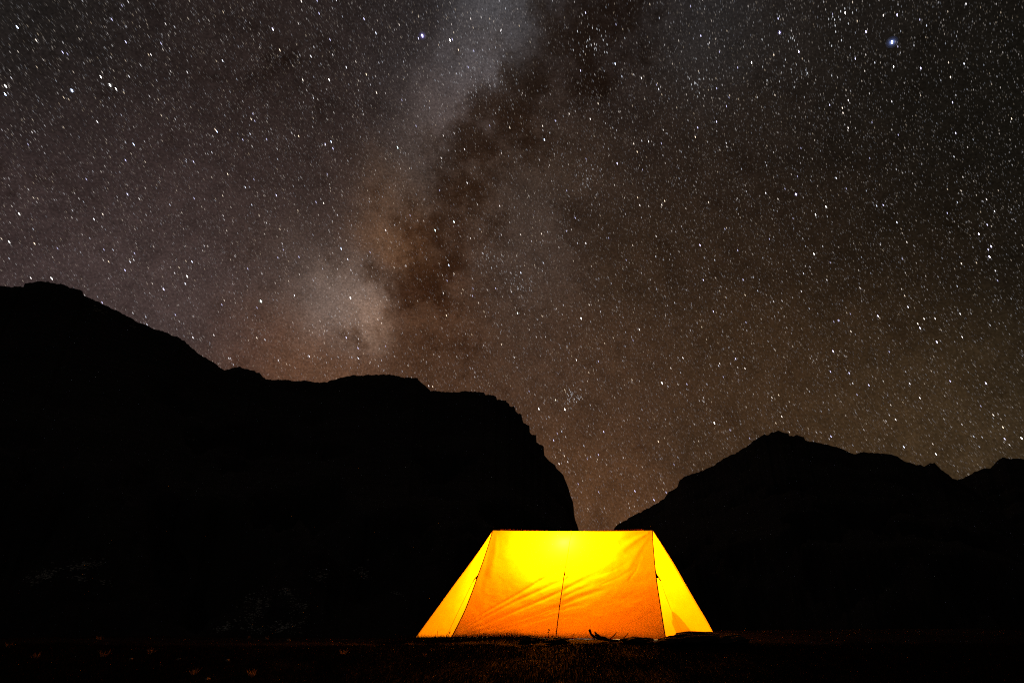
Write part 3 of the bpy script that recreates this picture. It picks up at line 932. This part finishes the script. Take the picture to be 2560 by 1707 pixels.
tube('cord_end', [tl(q) for q in smoothline([at(1639, 1424, YR - .02), at(1645, 1433, YR - .06), at(1652, 1449, YR - .075), at(1660, 1461, YR - .08)], 12)], .0013, M_CORD, t2, 5)
stake(gR, at(1682, 1588.5, gR[1]), .010)
cT = front_at(1412, 1424, .004); cM = front_at(1409.5, 1438, .004)
t3 = tab(cT, cM, at(1413.2, 1432, cM[1] - .06))
tube('cord_lock', [tl(at(1413, 1430, cM[1] - .055)), tl(at(1412.5, 1434, cM[1] - .065)), tl(at(1411, 1438, cM[1] - .075))], [.004, .006, .004], M_WEB, t3, 6)
gC = gpt(1377.5, 1596)
tube('guy_line', [tl(q) for q in smoothline([at(1411, 1437, cM[1] - .075), at(1404.5, 1475, cM[1] - .12), at(1394, 1530, cM[1] - .2), at(1379, 1584, gC[1])], 18)], .0022, M_CORD, tent, 5)
stake(gC, at(1377, 1578.5, gC[1]), .0095)

# lantern hung under the ridge
LP = mid + np.array([0, 0, -.24]) - axis_u * .06
lantern = empty('lantern', LP - np.array([0, 0, .07]))
tag(lantern, 'small bright lantern hanging under the ridge inside the tent', 'lantern')
LO = np.array(lantern.location)


def lathe(name, prof, mat, parent, n=14):
    V_ = []; F_ = []
    for (r_, z) in prof:
        for k in range(n):
            q = 2 * math.pi * k / n; V_.append((r_ * math.cos(q), r_ * math.sin(q), z))
    for i in range(len(prof) - 1):
        for k in range(n):
            F_.append((i * n + k, i * n + (k + 1) % n, (i + 1) * n + (k + 1) % n, (i + 1) * n + k))
    return link(name, mesh(name, V_, F_), mat, parent)


lathe('base', [(.0, 0), (.026, 0), (.028, .012), (.024, .022), (.0, .022)], M_METAL, lantern)
lathe('cap', [(.0, .118), (.02, .118), (.024, .124), (.012, .134), (.0, .136)], M_METAL, lantern)
tube('hook', smoothline([(0, 0, .134), (0, 0, .17), (0, 0, LP[2] * 0 + .28)], 8), .0015, M_METAL, lantern, 5)
lt = bpy.data.lights.new('lantern_bulb', 'POINT')
lt.energy = 1230; lt.color = (1.0, .92, .80); lt.shadow_soft_size = .055
lo = bpy.data.objects.new('lantern_bulb', lt); COL.objects.link(lo)
lo.parent = lantern; lo.location = (0, 0, .07)

# unseen form added inside the tent to cast a shadow on the amber wall
def blob(name, c, r_, mat, seed, sub=3, rough=.16, flat=.75, parent=None, freq=2.2):
    bm = bmesh.new(); bmesh.ops.create_icosphere(bm, subdivisions=sub, radius=1)
    for v in bm.verts:
        d = v.co.normalized()
        k = 1 + rough * float(fbm(d.x * freq + seed, d.y * freq + d.z * 1.7 * freq, 4, seed))
        k2 = 1 - .12 * abs(float(vnoise(d.x * 3 + 9, d.z * 3 + d.y * 2, seed + 5)))
        v.co = Vector((d.x * r_[0], d.y * r_[1], d.z * r_[2])) * k * k2
        if v.co.z < -r_[2] * flat: v.co.z = -r_[2] * flat
    me = bpy.data.meshes.new(name); bm.to_mesh(me); bm.free()
    o = link(name, me, mat, parent, smooth=False)
    o.location = tuple(c)
    return o


pk = D * .70 + Fp * .30 - axis_u * .30 + perp * .27; pk[2] = gz(pk[0], pk[1])
caster = blob('shadow_caster', pk + np.array([0, 0, .17]), (.20, .16, .22), M_CASTER, 5, rough=.08)
tag(caster, 'unseen form added inside the tent to shade the amber end wall', 'shadow caster')


# ------------------------------------------------------------------ stones, mound, dry branches in front of the tent
def stone_px(name, x0, x1, ytop, Y, mat, seed, label, cat='rock', group=None, depth=.8, sub=3, rough=.22, dx=0):
    a = at(x0, ytop, Y); b_ = at(x1, ytop, Y)
    rx = (b_[0] - a[0]) / 2; zt = (a[2] + b_[2]) / 2
    cx_ = (a[0] + b_[0]) / 2
    z0 = gz(cx_, Y)
    h = max(zt - z0, .012)
    o = blob(name, (cx_, Y, z0 + h * .42), (rx * 1.06, rx * depth, h * .62), mat, seed, sub, rough)
    tag(o, label, cat, group)
    return o


stone_px('rock', 1296, 1342, 1588, 7.0, M_ROCK, 3, 'small dark flat rock silhouetted under the tent wall left of the stake')
stone_px('rock', 1366, 1424, 1591, 6.9, M_ROCK, 13, 'dark low rock at the foot of the centre stake', dx=0)
stone_px('rock', 1551, 1630, 1590, 6.85, M_ROCK, 23, 'dark rounded rock between the dry branches and the mound')
mound = stone_px('earth_mound', 1664, 1850, 1578, 6.8, M_ROCK, 31, 'long dark mound hiding the corner of the tent', 'mound', depth=.45, sub=4, rough=.13)
stone_px('rock', 1640, 1700, 1592, 6.7, M_ROCK, 43, 'flat dark rock at the near end of the mound')
stone_px('rock', 1770, 1870, 1586, 6.7, M_ROCK, 53, 'dark rock at the outer end of the mound')


def branch(pts, Y, r0, r1, label, twigs=()):
    P_ = [at(x, y, Y + dy) for (x, y, dy) in pts]
    c = smoothline(P_, 18)
    base = np.array([P_[-1][0], P_[-1][1], gz(P_[-1][0], P_[-1][1])])
    o = tube('dry_branch', [p - base for p in c], list(np.linspace(r0, r1, len(c)) * (1 + .15 * rng.uniform(-1, 1, len(c)))), M_WOOD, None, 7)
    o.location = tuple(base)
    tag(o, label, 'branch', 'dry branches in front of the tent')
    for tw in twigs:
        q = [at(x, y, Y + dy) - base for (x, y, dy) in tw]
        tube('twig', smoothline(q, 8), list(np.linspace(.006, .003, len(smoothline(q, 8)))), M_WOOD, o, 5)
    return o


BY = 6.85
branch([(1473.5, 1573, 0), (1479.5, 1586, .02), (1496, 1594.5, .05), (1522, 1599, .1), (1546, 1602, .12)], BY, .012, .013,
       'thick curved dry branch with its broken end raised highest', [[(1479.5, 1586, .02), (1484, 1594, 0), (1489, 1600, -.02)]])
branch([(1486.5, 1579, .06), (1497, 1588, .06), (1514, 1597, .08), (1530, 1602, .1)], BY, .009, .012, 'dry branch lying just behind the thick curved one')
branch([(1488, 1586, -.05), (1500, 1591, -.03), (1513, 1593.5, .0), (1525, 1601, .02)], BY, .008, .009, 'short dry branch crossing the thick curved one',
       [[(1500, 1591, -.03), (1507, 1590.5, -.03), (1513, 1593, -.03)]])
branch([(1541, 1580, .08), (1537, 1585.5, .07), (1529, 1593, .05), (1521, 1601, .05)], BY, .004, .006, 'thin dry twig leaning up beside the branch pile')
branch([(1570.5, 1581, .02), (1566, 1588, .02), (1559, 1594, .03), (1551, 1602, .04)], BY, .004, .006, 'thin dry twig standing alone against the glowing wall')
branch([(1435.5, 1582, .02), (1432, 1589, .02), (1430, 1598, .03)], BY, .0025, .004, 'tiny dry sprig right of the centre stake')


def stalk(pts, Y, heads, label):
    P_ = [at(x, y, Y) for (x, y) in pts]
    base = np.array([P_[-1][0], Y, gz(P_[-1][0], Y)])
    P_.append(base)
    o = tube('weed_stalk', [p - base for p in smoothline(P_, 12)], .0022, M_WOOD, None, 5)
    o.location = tuple(base)
    tag(o, label, 'weed')
    for (x, y, r_) in heads:
        b_ = blob('seed_head', at(x, y, Y) - base, (r_, r_, r_ * 1.2), M_WOOD, int(x), 1, .25, 1.2, o)
    return o


stalk([(1372.5, 1572), (1371.5, 1583), (1371, 1592)], 6.95, [(1372, 1573, .009), (1374.5, 1575, .006), (1370.5, 1580, .005)], 'dark weed stalk with a seed head left of the stake')
stalk([(1124, 1579), (1122, 1585), (1120, 1591)], 7.6, [(1124.5, 1580.5, .009), (1127, 1576, .005)], 'dark weed stalk with round head by the left tent corner')
stalk([(1093, 1575), (1094, 1583), (1095, 1591)], 7.7, [(1093, 1576, .004)], 'thin weed stalk against the yellow end wall')
stalk([(1693, 1585), (1694, 1590), (1695, 1596)], 6.75, [(1692.5, 1585.5, .005)], 'tiny weed on the slope of the mound')


# ------------------------------------------------------------------ grass
def blades(n, xr, yr, h0, h1, lean=.45, seed=1, keep=None):
    g = np.random.default_rng(seed)
    x = g.uniform(*xr, n); y = g.uniform(*yr, n)
    if keep is not None:
        k = keep(x, y, g); x, y = x[k], y[k]
    n = len(x)
    z = ground_z(x, y)
    h = g.uniform(h0, h1, n) * (.6 + .4 * np.clip(1 + fbm(x * 2.5, y * 2.5, 2, 4), 0, 2))
    a = g.uniform(0, 2 * np.pi, n); l = g.uniform(0, lean, n) * h
    w_ = g.uniform(.0012, .0028, n)
    b_ = g.uniform(0, 2 * np.pi, n)
    base = np.stack([x, y, z - .004], -1)
    wd = np.stack([np.cos(b_), np.sin(b_), np.zeros(n)], -1) * w_[:, None]
    ld = np.stack([np.cos(a), np.sin(a), np.zeros(n)], -1) * l[:, None]
    up = np.array([0, 0, 1.0]) * h[:, None]
    V_ = np.stack([base - wd, base + wd, base + ld * .3 + up * .55 + wd * .8, base + ld * .3 + up * .55 - wd * .8, base + ld + up], 1).reshape(-1, 3)
    q = (np.arange(n) * 5)[:, None]
    T = np.concatenate([q + np.array([[0, 1, 2]]), q + np.array([[0, 2, 3]]), q + np.array([[3, 2, 4]])])
    return V_, T


cen = (C + D) / 2
def in_tent(x, y):
    px_ = (x - mid[0]) * axis_u[0] + (y - mid[1]) * axis_u[1]
    py_ = (x - mid[0]) * perp[0] + (y - mid[1]) * perp[1]
    return (np.abs(px_) < 1.5) & (np.abs(py_) < .95)


def kp(x, y, g):
    bare = (x > .35 + (y - 7) * .1) & (x < 2.7) & (y > 5.2) & (y < 8.5)      # trodden earth before the right half
    d = .35 + .65 * (fbm(x * 1.3, y * 1.3, 2, 6) > -.25)
    return (g.uniform(0, 1, len(x)) < d) & ~in_tent(x, y) & ~(bare & (g.uniform(0, 1, len(x)) < .93))


V1, T1 = blades(150000, (-7.5, 8), (2.3, 11), .008, .028, seed=3, keep=kp)
V2, T2 = blades(7500, (-1.5, .55), (6.9, 8.25), .022, .080, lean=.3, seed=9, keep=lambda x, y, g: ~in_tent(x, y))
V3, T3 = blades(190000, (-5.2, 6.2), (4.9, 6.75), .015, .038, lean=.35, seed=17)
V = np.concatenate([V1, V2, V3]); T = np.concatenate([T1, T2 + len(V1), T3 + len(V1) + len(V2)])
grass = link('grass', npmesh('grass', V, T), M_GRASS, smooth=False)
tag(grass, 'short dark grass covering the ground around the tent', 'grass', kind='stuff')

# pale tufts and stones that catch the tent's light on the left
SPOT = [(259, 1643, 't', 1.5), (375, 1635, 't', 1.2), (446, 1650, 's', .9), (569, 1653, 's', .9), (858, 1637, 't', 1.2), (667, 1598, 't', 1), (622, 1594, 't', 1.1),
        (631, 1690, 't', 1.3), (88, 1647, 't', 1.3), (401, 1665, 's', .8), (327, 1649, 's', .8), (484, 1686, 't', 1.2), (518, 1699, 's', .8),
        (721, 1600, 's', .9), (942, 1635, 's', .5), (248, 1598, 't', .9), (20, 1620, 't', 1.2), (1062, 1640, 't', .7), (1026, 1612, 't', .8), (1327, 1612, 's', .6)]
ORD = 'first second third fourth fifth sixth seventh eighth ninth tenth eleventh twelfth thirteenth'.split()
rank = {}
for kk in 'ts':
    for n_, q in enumerate(sorted([q for q in SPOT if q[2] == kk])): rank[q] = ORD[n_]
tuft_me = []
for s in range(4):
    g = np.random.default_rng(50 + s); n = 34
    a = g.uniform(0, 6.28, n); r_ = g.uniform(0, .018, n); h = g.uniform(.02, .06, n); l = g.uniform(.2, .9, n) * h
    bs = np.stack([np.cos(a) * r_, np.sin(a) * r_, np.zeros(n) - .004], -1)
    b_ = g.uniform(0, 6.28, n); wd = np.stack([np.cos(b_), np.sin(b_), 0 * b_], -1) * .0018
    ld = np.stack([np.cos(a) * l, np.sin(a) * l, h], -1)
    V_ = np.stack([bs - wd, bs + wd, bs + ld * .55 + wd * .8, bs + ld * .55 - wd * .8, bs + ld * np.array([1.1, 1.1, .95])], 1).reshape(-1, 3)
    q = (np.arange(n) * 5)[:, None]
    T_ = np.concatenate([q + np.array([[0, 1, 2]]), q + np.array([[0, 2, 3]]), q + np.array([[3, 2, 4]])])
    me = npmesh('straw_tuft', V_, T_); me.materials.append(M_STRAW); tuft_me.append(me)
stone_me = []
for s in range(3):
    o = blob('tmp', (0, 0, 0), (.03, .024, .017), M_STONE, 70 + s, 2, .25)
    stone_me.append(o.data); bpy.data.objects.remove(o)
for i, (x, y, k, s) in enumerate(SPOT):
    p = gpt(x, y)
    if k == 't':
        o = bpy.data.objects.new('straw_tuft', tuft_me[i % 4])
        tag(o, rank[(x, y, k, s)] + ' pale dry grass tuft from the left edge on the dark ground', 'grass tuft', 'pale dry tufts on the ground beside the tent')
    else:
        o = bpy.data.objects.new('stone', stone_me[i % 3])
        tag(o, rank[(x, y, k, s)] + ' small pale stone from the left edge on the dark ground', 'stone', 'small pale stones on the ground beside the tent')
    COL.objects.link(o)
    o.location = (p[0], p[1], gz(p[0], p[1]) + (.006 if k == 's' else 0)); o.rotation_euler = (0, 0, rng.uniform(0, 6.28)); o.scale = (s, s, s)
